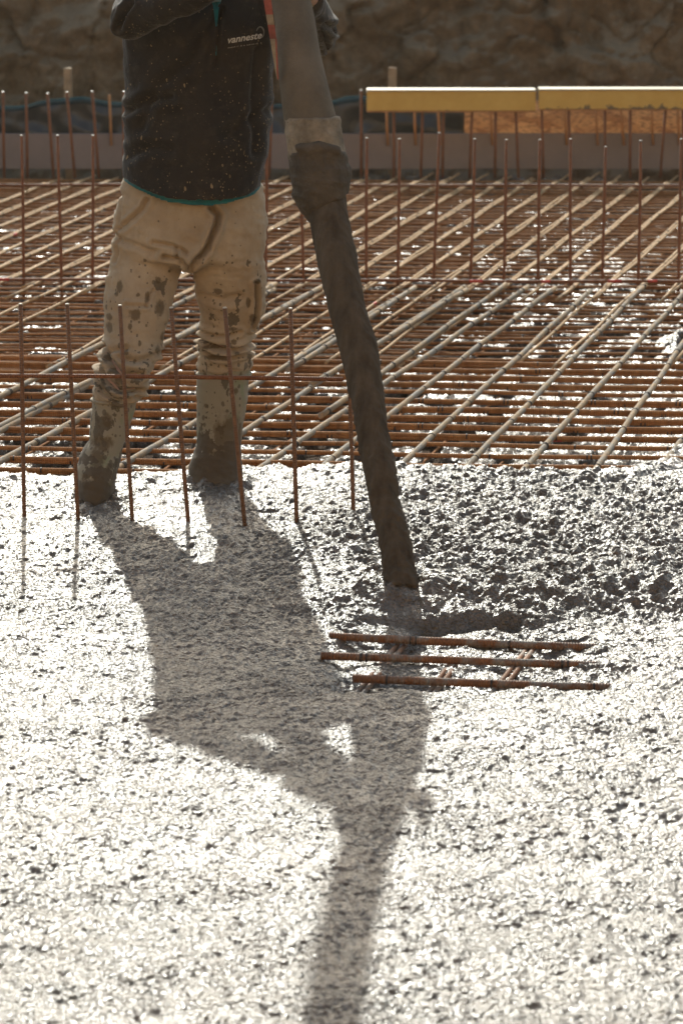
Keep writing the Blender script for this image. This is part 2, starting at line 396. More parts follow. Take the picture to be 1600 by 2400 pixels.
FX = sstep(1.75, 1.45, np.abs(X))
base = base - .012 + .042 * lump * (.3 + .7 * FX) + .085 * np.exp(-((X - 1.36) / .16) ** 2 - ((Y - 12.1) / .45) ** 2) * (1 + .4 * pn(X * 14, Y * 9)) + FX * ((.2 + lump) * .006 * fbm(X * 40, Y * 30, 3) + .004 * pn(X * 90, Y * 60))
WET = np.clip(np.maximum(pour * 1.6, lump), 0, 1)
wv, wi, w2 = worley(X * 26 + 1.5 * pn(X * 8, Y * 8), Y * 24 + 1.5 * pn(X * 9, Y * 7 + 4))
pill = np.sqrt(np.clip(1 - (wv * 1.25) ** 2, 0, 1)) * (.3 + wi)
wv2, wi2, _ = worley(X * 72 + .8 * pn(X * 31, Y * 29), Y * 66 + .8 * pn(X * 27 + 3, Y * 33))
und = .010 * fbm(X * 2.2, Y * 1.6, 2)
# rougher freshly dropped heap on the right, smoother spread concrete in front and left
heap = np.exp(-(((X - .55) / .75) ** 2 + ((Y - 8.45) / .95) ** 2)) ; heap = sstep(.12, .7, heap)
lipY = 7.53 + .05 * fbm(X * 3.3, X * 0 + 2.2, 3) + .35 * sstep(.85, 1.6, X) * 0 - .15 * sstep(-.35, -.05, -X) * 0
face = sstep(0, .2, Y - lipY)               # front face of the heap, towards the camera
ridge = heap * .006 + .045 * face * sstep(-.25, .0, X) * sstep(1.25, .75, X) * sstep(9.3, 8.2, Y)
hole = sstep(0, .12, X + .06 + .05 * pn(Y * 9, X * 3)) * sstep(.0, .16, (.62 + .22 * (7.5 - Y) - X) + .05 * pn(Y * 8, X)) * sstep(0, .07, Y - 6.81 - .05 * (X) + .05 * pn(X * 9, Y)) * sstep(0, .06, lipY - Y + .02)
rough = .0034 + .0056 * heap + .0022 * sstep(7.0, 8.2, Y) + .0012 * sstep(-.2, .8, X)
patch = sstep(-.2, .5, fbm(X * 1.7 + 8, Y * 1.9, 3))
zt = und + ridge + rough * (1.0 * fbm(X * 19, Y * 15, 3, .6) * 1.3 + pill * 1.1 * (.4 + .6 * patch)) + (.0042 + .0022 * heap) * np.sqrt(np.clip(1 - (wv2 * 1.3) ** 2, 0, 1)) * (.4 + 1.0 * wi2) * (.45 + .55 * sstep(-.5, .5, fbm(X * 4 + 2, Y * 6, 2)))
pits = sstep(.55, .9, fbm(X * 26 + 40, Y * 30, 3)); zt = zt - pits * .004 * heap
rid = 1 - np.abs(fbm(X * 24 + 9, Y * 40, 2)) * 2.2; zt = zt - .0035 * np.clip(rid, 0, 1) ** 3 * (.3 + .7 * sstep(-.1, .5, fbm(X * 3 + 1, Y * 5, 2))) + .0022 * fbm(X * 55, Y * 60, 2)
pw, pid, p2 = worley(X * 5.4 + .4 * pn(X * 5, Y * 5), Y * 6.8)
zt = zt - hole * (.064 - .056 * np.sqrt(np.clip(1 - pw ** 2 * 1.7, 0, 1)) * (.55 + .45 * pid))
# lip where the pour meets the open mat
zt = zt - .042 * sstep(.75, 1.0, X) * sstep(9.1, 9.8, Y) + .012 * np.exp(-((d - .09) / .07) ** 2)
zt = und + ridge + (zt - und - ridge) * (.08 + .92 * FX)
Z = base * (1 - pour) + zt * pour + pour * (1 - pour) * .03 * fbm(X * 25, Y * 20, 2)
for fx, fy in ((-.725, 8.90), (-.368, 9.19)):     # concrete squeezed up round each boot
    rr = np.hypot((X - fx) / .9, (Y - fy)); Z = Z + .022 * np.exp(-((rr - .085) / .035) ** 2) * (1 + .6 * pn(X * 30, Y * 30))
rr = np.hypot(X - .14, Y - 7.72); Z = Z + .012 * np.exp(-((rr - .07) / .05) ** 2) * (1 + .5 * pn(X * 25, Y * 25))
ny, nx = X.shape
me = bpy.data.meshes.new('wet_concrete'); me.vertices.add(nx * ny)
me.vertices.foreach_set('co', np.stack([X, Y, Z], -1).astype(np.float32).ravel())
ii = (np.arange(ny - 1)[:, None] * nx + np.arange(nx - 1)[None, :]).ravel()
q = np.stack([ii, ii + 1, ii + nx + 1, ii + nx], -1).ravel()
me.loops.add(len(q)); me.loops.foreach_set('vertex_index', q); me.polygons.add(len(ii))
me.polygons.foreach_set('loop_start', np.arange(len(ii)) * 4); me.polygons.foreach_set('loop_total', np.full(len(ii), 4))
me.polygons.foreach_set('use_smooth', np.ones(len(ii), bool)); me.materials.append(MC); me.update(calc_edges=True)
WET = WET * (1 - .24 * heap * (pour > .5)); wa = me.attributes.new('wet', 'FLOAT', 'POINT'); wa.data.foreach_set('value', WET.astype(np.float32).ravel())
o = link(bpy.data.objects.new('wet_concrete', me)); tag(o, 'fresh grey concrete spread lumpy and wet over the slab', 'concrete', kind='structure')

n = 40; g = 600.
V = [(x, y, -.42) for x in (-g, g) for y in (-g, g)]
o = mobj('ground', V, [(0, 2, 3, 1)], M_ground, smooth=False); tag(o, kind='structure')

# the cut clay bank behind the site
bx = axis([(-26, -2.6, .15), (-2.6, 2.6, .016), (2.6, 26, .15)]); bt = axis([(0, 1.5, .014), (1.5, 8, .15)])
BX, BT = np.meshgrid(bx, bt)                  # BT: distance along the profile
hz = np.interp(BT, [0, 1.25, 1.5, 8], [-.35, .95, 1.12, 3.5]); by = np.interp(BT, [0, .6, 1.25, 1.5, 8], [19.25, 19.62, 19.85, 20.15, 27.5])
wb, wid, wb2 = worley(BX * 2.3 + .7 * pn(BX * 3, hz * 3), hz * 3.4 + .5 * pn(BX * 2.5, hz * 4))
wc, wic, _ = worley(BX * 7 + pn(BX * 6, hz * 6), hz * 9)
crack = sstep(.0, .12, wb2 - wb)
upper = sstep(.35, .75, hz + .12 * fbm(BX * 1.5, hz * 0, 2))
disp = (.20 * (wid - .35) + .035 * crack - .02) * (.2 + .8 * upper) + .025 * (1 - wc) * wic + .20 * fbm(BX * 2, hz * 2.2, 4) + .012 * fbm(BX * 30, hz * 30, 3) + .025 * fbm(BX * 9, hz * 2.5, 2)
BY = by - disp * sstep(2.5, 1.3, BT); BZ = hz + .05 * disp
ny, nx = BX.shape
idx = (np.arange(ny - 1)[:, None] * nx + np.arange(nx - 1)[None, :]).ravel()
Fq = np.stack([idx, idx + 1, idx + nx + 1, idx + nx], -1)
o = mobj('earth_bank', np.stack([BX, BY, BZ], -1).reshape(-1, 3).tolist(), Fq.tolist(), M_earth); tag(o, 'dark brown clay bank cut steeply behind the slab', 'bank', kind='structure')

# unseen clay bank added behind the camera to throw warm fill light forward
cx_ = np.linspace(-30, 30, 121); cz_ = np.linspace(0, 1, 31); CX, CT = np.meshgrid(cx_, cz_)
CZ = -.45 + 7.5 * CT; CY = -3.2 - 3.2 * CT - .35 * fbm(CX * .8, CZ * .9, 4); ny, nx = CX.shape
idx = (np.arange(ny - 1)[:, None] * nx + np.arange(nx - 1)[None, :]).ravel()
o = mobj('earth_bank', np.stack([CX, CY, CZ], -1).reshape(-1, 3).tolist(), np.stack([idx, idx + nx, idx + nx + 1, idx + 1], -1).tolist(), M_fillbank); tag(o, kind='structure')

# ------------------------------------------------------------------ edge of the slab
YF = 18.45
def rect(x0, y0, x1, y1, Y, th, name, mat, parent=None):
    a, b = at(x0, y1, Y), at(x1, y0, Y)
    V, Fc = boxv((a.x, Y, a.z), (b.x, Y + th, b.z)); o = mobj(name, V, Fc, mat, parent, smooth=False)
    bm = bmesh.new(); bm.from_mesh(o.data); bmesh.ops.bevel(bm, geom=bm.edges, offset=.003, segments=2, affect='EDGES'); bm.to_mesh(o.data); bm.free(); return o
a, b = at(-700, 394, YF), at(850, 314, YF)
o = rect(-700, 314, 849, 396, YF, .05, 'foam_board', M_foam); tag(o, 'grey foam edging board behind the worker and under the black sheet', 'board', 'foam boards along the slab edge')
o = rect(851, 314, 2300, 396, YF + .001, .05, 'foam_board', M_foam); tag(o, 'grey foam edging board under the chipboard and yellow beams', 'board', 'foam boards along the slab edge')
o = rect(1087, 236, 2300, 345, YF + .055, .018, 'chipboard_panel', M_osb); tag(o, 'orange chipboard panel standing behind the foam board below the yellow beams', 'panel')
# black sheet draped behind the foam, sky sheen painted bluish on its folded top edge
def sheet(name, x0, x1, tops, Y0, label):
    N, Mv = 160, 22; V = []; Fc = []; mi = []
    for i in range(N + 1):
        px = x0 + (x1 - x0) * i / N; top = np.interp(px, [t[0] for t in tops], [t[1] for t in tops]) + 2.5 * math.sin(px * .045) * math.sin(px * .013 + 1)
        for j in range(Mv + 1):
            f = j / Mv; y = top + (330 - top) * f
            w = .035 * float(pn(np.array([px * .018]), np.array([f * 2.2]))[0]) + .012 * math.sin(px * .09 + f * 3) * f
            back = .16 * max(0, 1 - f / .12) ** 1.2
            p = at(px, y, Y0); V.append((p.x, Y0 + .03 + back + w, p.z - back * .12))
    for i in range(N):
        for j in range(Mv):
            a = i * (Mv + 1) + j; Fc.append((a, a + 1, a + Mv + 2, a + Mv + 1)); mi.append(1 if j < 4 else 0)
    o = mobj(name, V, Fc, [M_tarp, M_tarp_sheen], midx=mi)
    so_ = o.modifiers.new('s', 'SOLIDIFY'); so_.thickness = .003
    tag(o, label, 'plastic sheet')
sheet('plastic_sheet', -500, 1086, [(-500, 240), (0, 246), (60, 242), (110, 232), (150, 227), (190, 225), (240, 232), (300, 240), (640, 242), (780, 232), (810, 222), (850, 222), (900, 240), (1086, 250)], YF + .06, 'black plastic sheet with painted sky sheen on its top fold hanging behind the foam board')

# wooden stakes
for x0, x1, yt, lab in ((149, 167, 159, 'square wooden stake sticking up from behind the black sheet, left of the worker'), (909, 928, 158, 'square wooden stake behind the left end of the yellow beams')):
    a = at(x0, yt, 18.95); b = at(x1, yt, 18.95)
    c = [(a.x, 18.95), (b.x, 18.93), (b.x + .004, 18.985), (a.x + .004, 18.995)]
    V = [(x, y, -.35) for x, y in c] + [(x, y, a.z + random.uniform(-.004, .004)) for x, y in c]
    o = mobj('wooden_stake', V, boxv((0, 0, 0), (1, 1, 1))[1], M_wood, smooth=False); tag(o, lab, 'stake', 'wooden stakes before the bank')
    bm = bmesh.new(); bm.from_mesh(o.data); bmesh.ops.bevel(bm, geom=bm.edges, offset=.003, segments=1, affect='EDGES'); bm.to_mesh(o.data); bm.free()

# yellow formwork beams laid on the far bars: web face with white top flange and brown lower lip
def beam(x0, x1, yt, yb, Yb, label, knot):
    a, b = at(x0, yb, Yb), at(x1, yt, Yb); c = (a + b) / 2; e = empty('formwork_beam', (c.x, Yb, a.z)); hh = (b.z - a.z); L = b.x - a.x
    def prof(pts, name, mat, xx=(-L / 2, L / 2)):
        n = len(pts); V = [(x, y, z) for x in xx for y, z in pts]; Fc = [(i, (i + 1) % n, n + (i + 1) % n, n + i) for i in range(n)] + [tuple(reversed(range(n))), tuple(range(n, 2 * n))]
        o = mobj(name, V, Fc, mat, None, smooth=False); o.parent = e; o.location = (0, 0, hh / 2)
        bm = bmesh.new(); bm.from_mesh(o.data); bmesh.ops.bevel(bm, geom=bm.edges, offset=.0025, segments=2, affect='EDGES'); bm.to_mesh(o.data); bm.free(); return o
    z0, z1 = -hh / 2, hh / 2
    prof([(0.0, z0 + .006), (.006, z1 - .006), (.075, z1 - .006), (.075, z0 + .006)], 'beam_body', M_beam2 if knot else M_beam)
    prof([(-.004, z1 - .005), (-.004, z1 + .004), (.125, z1 + .006), (.125, z1 - .005)], 'top_flange', M_bwhite)
    prof([(-.012, z0 - .002), (-.012, z0 + .005), (.08, z0 + .005), (.08, z0 - .002)], 'bottom_lip', M_strip)
    tag(e, label, 'beam', 'yellow formwork beams on the far bars')
beam(859, 1255, 212, 262, 18.05, 'clean yellow formwork beam with white top edge, left of the two', 0)
beam(1262, 2080, 210, 258, 18.03, 'mud stained yellow formwork beam with white top edge, running out of the photo on the right', 1)

# ------------------------------------------------------------------ reinforcement mats
def line_w(p0, p1, z, Ya, Yb):
    """world line through two photo points on level z, cut at depths Ya..Yb"""
    a, b = gp(*p0, z), gp(*p1, z); t = lambda Yv: a + (b - a) * ((Yv - a.y) / (b.y - a.y))
    return t(Ya), t(Yb)
# far mat: pairs of thin long bars over thin cross bars
far = empty('reinforcement_mat', (0, 15, -.05)); tag(far, 'far rusty steel mat of thin paired bars reaching to the foam board', 'steel mat', 'steel mats of the slab')
for k in range(-19, 12):
    x5 = 1261 + 70 * k; vp = 2195 + (x5 - 100) * .272; sl5 = lambda y: x5 - (vp - x5) * ((y - 500) / 880.)
    for s in (0, 1):
        Ye = 18.15 + random.uniform(-.35, .12) + (.15 if s else 0)
        Ys = 13.45 + random.uniform(-.3, .2)
        if s == 0 and random.random() < .7: Ys = 11.45 + random.uniform(0, .15)
        a, b = line_w((sl5(800), 800), (sl5(430), 430), -.030, Ys, Ye)
        off = Vector((.0175 * s + random.uniform(-.001, .001), 0, 0)); jit = Vector((random.uniform(-.006, .006), 0, 0))
        if b.x < -2.6 or a.x > 2.8: continue
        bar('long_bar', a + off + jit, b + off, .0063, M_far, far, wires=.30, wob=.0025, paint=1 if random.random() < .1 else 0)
Yv = 11.62; i = 0
while Yv < 18.1:
    sk = .05 * random.uniform(.6, 1.2)
    bar('cross_bar', (-2.3, Yv + .09 * 1 + random.uniform(-.02, .02), -.043), (2.3, Yv - .09 + random.uniform(-.02, .02), -.043), .0055, M_cross, far, wob=.003)
    Yv += .142 + random.uniform(-.02, .02); i += 1
# row of ends at the very back, a heavier cross bar over them
bar('cross_bar', (-2.4, 17.6, -.012), (2.4, 17.55, -.012), .008, M_stand, far, wob=.002)
# lower mat, seen between the upper bars
low = empty('reinforcement_mat', (0, 14, -.13)); tag(low, 'lower rusty steel mat glimpsed deep between the upper bars', 'steel mat', 'steel mats of the slab')
Yv = 11.75
while Yv < 18.2:
    zl = -.105
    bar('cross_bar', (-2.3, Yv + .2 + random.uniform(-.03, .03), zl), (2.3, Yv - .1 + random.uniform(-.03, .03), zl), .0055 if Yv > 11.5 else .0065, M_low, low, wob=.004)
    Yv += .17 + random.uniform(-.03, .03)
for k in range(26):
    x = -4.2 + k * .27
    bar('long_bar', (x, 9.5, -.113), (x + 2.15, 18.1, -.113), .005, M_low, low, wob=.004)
# near mat: heavy cross bars
near = empty('reinforcement_mat', (0, 10.5, -.05)); tag(near, 'near rusty steel mat of heavy bars running into the fresh concrete', 'steel mat', 'steel mats of the slab')
Yv = 9.44
while Yv < 11.6:
    for dz, dy in ((0, 0), (-.008, .004)):
        if dz and random.random() < .2: continue
        bar('cross_bar', (-2.2, Yv + .22 + dy, -.03 + dz), (1.9, Yv - .12 + dy, -.03 + dz), .0075, M_cross, near, wires=.3, wob=.002, paint=1 if random.random() < .25 else 0)
    Yv += .165 + random.uniform(-.008, .008)
# thick long bars on top
thick = [((-330, 1010), (-60, 880)), ((-200, 1024), (60, 897)), ((-60, 960), (100, 877)), ((-20, 1012), (215, 890)), ((-160, 1155), (100, 1018)), ((-10, 1148), (207, 1030)), ((100, 1018), (360, 880)), ((276, 1087), (620, 882)),
         ((207, 1030), (592, 829)), ((100, 947), (245, 875)), ((387, 1121), (682, 932)), ((590, 1098), (860, 920)), ((740, 1092), (1110, 816)), ((922, 1092), (1259, 791)),
         ((1070, 1105), (1366, 811)), ((1208, 1107), (1428, 872)), ((1366, 1128), (1596, 806)), ((1500, 1150), (1740, 830)), ((885, 880), (1190, 663)), ((868, 816), (1120, 661)), ((800, 786), (993, 661)), ((1680, 1110), (1900, 830))]
del thick[0:2]; del thick[3]; del thick[5]
for p0, p1 in thick:
    Ys = 9.2 if p0[1] > 1000 else gp(*p0, -.01).y - .8
    Ys = max(Ys, 9.2)
    a, b = line_w(p0, p1, -.012, Ys, 13.5 + random.uniform(-.15, .15))
    a.z = -.03 if Ys < 9.5 else -.014
    bar('long_bar', a, b, .0102, M_thick, near, wires=.32, wob=.002, n=10)

# bars lying bare in the gap of the pour
gap = empty('reinforcement_mat', (.3, 7.25, -.03)); tag(gap, 'small patch of bare rusty bars showing in the hole in the wet concrete', 'steel mat', 'steel mats of the slab')
for (x0, y0), (x1, y1) in (((742, 1461), (1412, 1491)), ((722, 1507), (1455, 1531)), ((795, 1559), (1475, 1582))):
    bar('cross_bar', gp(x0 * S, y0 * S, -.003), gp(x1 * S, y1 * S, -.016), .0100, M_hole, gap, wires=.24, wob=.001, n=12).location.x += .015
for x0, x1 in ((915, 800), (1068, 965), (1218, 1115)):
    for s in (0, 17):
        bar('long_bar', gp((x0 + s) * S, 1480 * S, -.023), gp((x1 + s) * S, 1612 * S, -.023), .006, M_hole, gap, wob=.001, n=10)

# ------------------------------------------------------------------ standing bars
nr = [((47, 700), (57, 1190), 'rusty starter bar standing nearest the left edge of the photo'),
      ((154, 700), (180, 1195), 'rusty starter bar standing just before the left boot'),
      ((275, 703), (305, 1200), 'rusty starter bar crossing the left trouser leg, its foot in the boot shadow'),
      ((393, 708), (433, 1200), 'rusty starter bar standing between the two legs of the worker'),
      ((517, 708), (562, 1205), 'rusty starter bar crossing the right-hand boot of the worker'),
      ((667, 710), (682, 1208), 'rusty starter bar standing free between worker and concrete stream'),
      ((800, 722), (811, 1212), 'rusty starter bar half hidden behind the concrete stream')]
near_pts = []
for (tx, ty), (bx_, by_), lab in nr:
    b = gp(bx_ * S, by_ * S, 0); t = at(tx * S, ty * S, b.y + .02); dr = (t - b).normalized()
    o = bar('starter_bar', b - dr * .12, t, .0060, M_standg, None, wob=.0012, tip=True, n=10); tag(o, lab, 'rebar', 'starter bars in the row nearest the camera')
    near_pts.append((b, t))
a = at(-260, 878, 8.68); b = at(803, 888, 8.68)
o = bar('tie_bar', a, b, .0062, M_stand, None, wob=.0012, n=10); tag(o, 'thin horizontal rusty bar tied across the nearest row of starter bars', 'rebar')
mid = [((50, 312), (55, 655)), ((134, 312), (141, 655)), ((213, 312), (213, 640)), ((292, 318), (294, 648)), ((372, 318), (374, 648)), ((452, 318), (455, 648)), ((532, 318), (535, 648)), ((612, 318), (610, 650)), ((690, 318), (697, 652)), ((765, 320), (768, 650)),
       ((843, 318), (840, 652)), ((916, 320), (914, 652)), ((1007, 306), (995, 657)), ((1090, 320), (1078, 652)), ((1163, 322), (1155, 652)), ((1240, 322), (1233, 652)), ((1310, 320), (1309, 655)),
       ((1389, 338), (1383, 662)), ((1470, 324), (1465, 662)), ((1562, 320), (1558, 652))]
midlab = {0: 'leftmost', 1: 'second from the left', 2: 'third from the left, just left of the worker', 7: 'seen between the worker and the hose', 8: 'seen under the hose sleeve beside the trousers',
          10: 'first right of the hose', 11: 'second right of the hose', 12: 'third right of the hose and tallest there', 13: 'fourth right of the hose', 14: 'fifth right of the hose', 15: 'sixth right of the hose', 16: 'fourth from the right edge',
          17: 'shortest, third from the right edge', 18: 'second from the right edge', 19: 'rightmost'}
for i, ((tx, ty), (bx_, by_)) in enumerate(mid):
    if i in (3, 4, 5, 6, 9): continue            # wholly behind the worker and the hose
    b = gp(bx_ * S, 652 * S, -.03);  t = at(tx * S, ty * S, b.y)
    o = bar('starter_bar', b + Vector((0, 0, -.1)), t, .0068, M_stand, None, wob=.002, tip=True); tag(o, 'middle row starter bar, ' + midlab[i], 'rebar', 'starter bars of the middle row')
o = bar('tie_bar', at(-300, 653, 13.62), at(1900, 661, 13.60), .0065, M_stand, None, wob=.002, paint=9); tag(o, 'long horizontal rusty bar with red paint marks at the foot of the middle row', 'rebar')
fr = [((8, 216), (11, 392)), ((61, 219), (65, 393)), ((112, 219), (125, 393)), ((157, 216), (176, 393)), ((217, 215), (231, 393)), ((291, 215), (291, 393)), ((637, 222), (630, 393)), ((846, 212), (847, 398)),
      ((922, 255), (922, 403)), ((989, 255), (985, 403)), ((1038, 255), (1037, 403)), ((1106, 255), (1101, 398)), ((1160, 255), (1159, 403)), ((1207, 255), (1214, 403)),
      ((1269, 250), (1272, 403)), ((1331, 250), (1338, 403)), ((1416, 250), (1416, 403)), ((1475, 250), (1475, 403)), ((1560, 250), (1546, 403)), ((1600, 250), (1600, 400))]
flab = ['at the left edge', 'second from the left', 'third from the left', 'before the wooden stake', 'fifth from the left', 'touching the worker sweatshirt outline', 'between worker and hose', 'standing free at the left end of the yellow beams'] + \
       ['under the left beam, %s from its left end' % w for w in ('first', 'second', 'third', 'fourth', 'fifth', 'sixth')] + ['under the right beam, %s from its left end' % w for w in ('first', 'second', 'third', 'fourth', 'slanting fifth', 'sixth')]
for i, ((tx, ty), (bx_, by_)) in enumerate(fr):
    b = at(bx_, by_, 18.12); t = at(tx, ty, 18.085); b.z = -.03
    if t.z > .5 and i > 7: t.z = .36
    o = bar('starter_bar', b, t, .0085, M_stand, None, wob=.002, tip=i < 8); tag(o, 'far row starter bar, ' + flab[i], 'rebar', 'starter bars of the far row')
bk = [(256, 226, 262), (905, 262, 909), (971, 262, 974), (1027, 262, 1030), (1149, 262, 1152), (1323, 262, 1326), (1394, 262, 1400), (1454, 262, 1460), (1526, 262, 1529), (1587, 262, 1591)]
bl = ['left of the worker', 'first under the left beam', 'second under the left beam', 'third under the left beam', 'fourth under the left beam', 'first under the right beam', 'second under the right beam', 'third under the right beam', 'fourth under the right beam', 'fifth under the right beam']
for (x0, y0, x1), lab in zip(bk, bl):
    o = bar('edge_bar', at(x1, 340, YF + .0) + Vector((0, -.012, 0)), at(x0, y0 - 4, YF - .012), .008, M_strip, None, wob=.002); tag(o, 'short orange edge bar, ' + lab, 'rebar', 'short bars behind the far row')

# ------------------------------------------------------------------ the worker
per = empty('person', (-.5, 9.1, 0)); tag(per, 'worker in dark speckled sweatshirt, muddy beige trousers and rubber boots, holding the concrete hose', 'person')
def ring(xl, xr, y, Yc, dep, n=40, sq=2.3, tilt=0):
    """horizontal oval ring whose outline meets photo columns xl..xr at photo row y"""
    a, b = at(xl, y, Yc), at(xr, y, Yc); cx = (a.x + b.x) / 2; hw = (b.x - a.x) / 2; out = []
    for j in range(n):
        t = 2 * math.pi * j / n; c, s = math.cos(t), math.sin(t)
        out.append(Vector((cx + hw * math.copysign(abs(c) ** (2 / sq), c), Yc + dep * math.copysign(abs(s) ** (2 / sq), s), a.z + tilt * s)))
    return out
def loft(rings):
    n = len(rings[0]); V = [v for r in rings for v in r]; k = len(rings)
    Fc = [(i * n + j, (i + 1) * n + j, (i + 1) * n + (j + 1) % n, i * n + (j + 1) % n) for i in range(k - 1) for j in range(n)]
    Fc += [tuple(range(n)), tuple(reversed(range((k - 1) * n, k * n)))]; return V, Fc
def crease(co, no, lines, Yref, front=True):
    """push the cloth in along folds drawn as photo-pixel polylines on the front"""
    dsp = np.zeros(len(co)); m = no[:, 1] < .25 if front else np.ones(len(co), bool)
    for pts, w, dep in lines:
        q = np.array([[at(x, y, Yref).x, at(x, y, Yref).z] for x, y in pts]); best = np.full(len(co), 9.)
        for i in range(len(q) - 1):
            a, b = q[i], q[i + 1]; ab = b - a; t = np.clip(((co[:, [0, 2]] - a) @ ab) / (ab @ ab + 1e-9), 0, 1)
            best = np.minimum(best, np.hypot(co[:, 0] - a[0] - ab[0] * t, co[:, 2] - a[1] - ab[1] * t))
        w = max(w * .75, .0045); dep *= 2.1; dsp -= dep * np.exp(-(best / w) ** 2) * m; dsp += dep * .4 * np.exp(-((best - w * 2.2) / (w * 1.2)) ** 2) * m
    return dsp
# trousers
YT = 9.12
pel = loft([ring(292, 612, 400, YT, .115), ring(288, 612, 430, YT, .118), ring(276, 622, 470, YT, .125), ring(268, 626, 520, YT, .13), ring(264, 624, 565, YT, .13), ring(262, 622, 600, YT, .125), ring(262, 622, 612, YT, .11), ring(285, 600, 628, YT, .05)])
lg = lambda rows: loft([ring(xl, xr, y, Yc, dp, 28, 2.1) for xl, xr, y, Yc, dp in rows])
Lr = [(268, 440, 560, YT, .10), (262, 436, 610, YT, .10), (250, 418, 665, 9.10, .098), (245, 404, 703, 9.08, .092), (243, 396, 751, 9.06, .088), (247, 385, 799, 9.04, .083), (238, 371, 840, 9.02, .082), (220, 354, 881, 9.0, .080), (218, 340, 910, 8.99, .078), (218, 330, 930, 8.98, .074), (224, 324, 942, 8.98, .068)]
Rr = [(440, 624, 560, YT, .10), (443, 622, 615, YT, .10), (450, 622, 655, YT + .02, .098), (460, 621, 690, YT + .04, .092), (466, 618, 722, YT + .05, .088), (470, 604, 770, YT + .07, .083), (469, 591, 805, YT + .08, .078), (466, 592, 835, YT + .09, .079), (463, 594, 850, YT + .10, .080), (466, 590, 866, YT + .10, .076)]
cargoL = tube([at(268, 650, 9.08), at(267, 720, 9.06), at(270, 770, 9.05)], [.026, .033, .024], 10)
cargoR = tube([at(598, 660, 9.16), at(598, 725, 9.17), at(580, 775, 9.19)], [.026, .035, .022], 10)
folds = [([(495, 484), (513, 503), (506, 530), (494, 560), (487, 580), (465, 605), (446, 624)], .010, .016), ([(345, 465), (332, 490), (305, 515), (278, 540)], .006, .007),
         ([(352, 465), (340, 492), (312, 520), (284, 545)], .003, .004), ([(360, 566), (400, 572), (425, 580), (438, 592)], .007, .006), ([(385, 600), (420, 606), (446, 622)], .008, .010), ([(415, 580), (417, 602)], .004, .006),
         ([(597, 668), (598, 715), (594, 752), (590, 785)], .006, .014), ([(300, 712), (345, 714)], .005, .004), ([(345, 714), (352, 690), (360, 680)], .005, .004), ([(540, 455), (570, 448), (600, 438)], .01, .006),
         ([(468, 812), (500, 826), (540, 836), (590, 822)], .009, .012), ([(468, 832), (500, 850), (545, 852), (588, 842)], .008, .010), ([(470, 795), (520, 800), (560, 790)], .008, .006),
         ([(250, 812), (262, 838), (290, 862), (330, 868)], .010, .013), ([(236, 838), (250, 872), (285, 900), (330, 905)], .009, .012), ([(228, 872), (245, 905), (290, 925), (325, 918)], .007, .009),
         ([(255, 835), (270, 815), (300, 808)], .008, .006), ([(262, 560), (320, 575), (360, 590)], .012, .005), ([(470, 700), (520, 712), (560, 700)], .014, .005), ([(290, 830), (330, 836), (372, 826)], .009, .007),
         ([(262, 420), (280, 470), (276, 540), (268, 620)], .004, .004)]
def f_tr(co, no):
    v = co.copy(); v[:, 2] *= 1.0
    s = np.stack([co[:, 0] * 1, co[:, 1], co[:, 2] * 1.9], -1)
    low_ = sstep(.55, .3, co[:, 2])
    rg = 1 - np.abs(n3(np.stack([co[:, 0] * .55 + co[:, 2] * .25, co[:, 1] * .6, co[:, 2] * 1.6], -1), 11, 2)) * 3.2
    return crease(co, no, folds, 9.02) + .007 * n3(s, 9, 3) + low_ * .009 * n3(s, 20, 2) - .0045 * np.clip(rg, 0, 1) ** 3 * (.4 + low_) + .0014 * n3(co, 70, 2)
ST = [(280, 672, 8, 16), (273, 692, 6, 8), (318, 735, 15, 14), (307, 762, 6, 9), (375, 722, 11, 20), (346, 695, 7, 14), (340, 611, 5, 5), (370, 658, 6, 8), (256, 744, 8, 9), (256, 768, 9, 14), (584, 618, 5, 4), (546, 816, 8, 7),
      (544, 783, 13, 5), (512, 828, 34, 6), (506, 857, 34, 6), (582, 858, 8, 8), (477, 830, 12, 6), (257, 836, 16, 8), (272, 862, 22, 9), (300, 905, 30, 8), (245, 895, 10, 10), (326, 650, 4, 4), (395, 640, 4, 4), (420, 626, 4, 4), (380, 790, 6, 14), (370, 820, 6, 12),  # mud blotches, plus shade of the lower folds put into the colour
      (590, 760, 9, 16), (580, 720, 6, 16), (600, 668, 9, 7), (510, 690, 12, 8), (500, 720, 5, 4), (490, 760, 5, 5), (505, 795, 4, 5), (330, 800, 5, 7), (345, 760, 5, 5), (300, 820, 6, 6), (318, 840, 5, 5), (285, 880, 12, 10), (560, 700, 4, 4), (325, 690, 5, 5)]
remesh('trousers', [pel, lg(Lr), lg(Rr), cargoL, cargoR], M_tro, .005, per, 3, f_tr, ST)
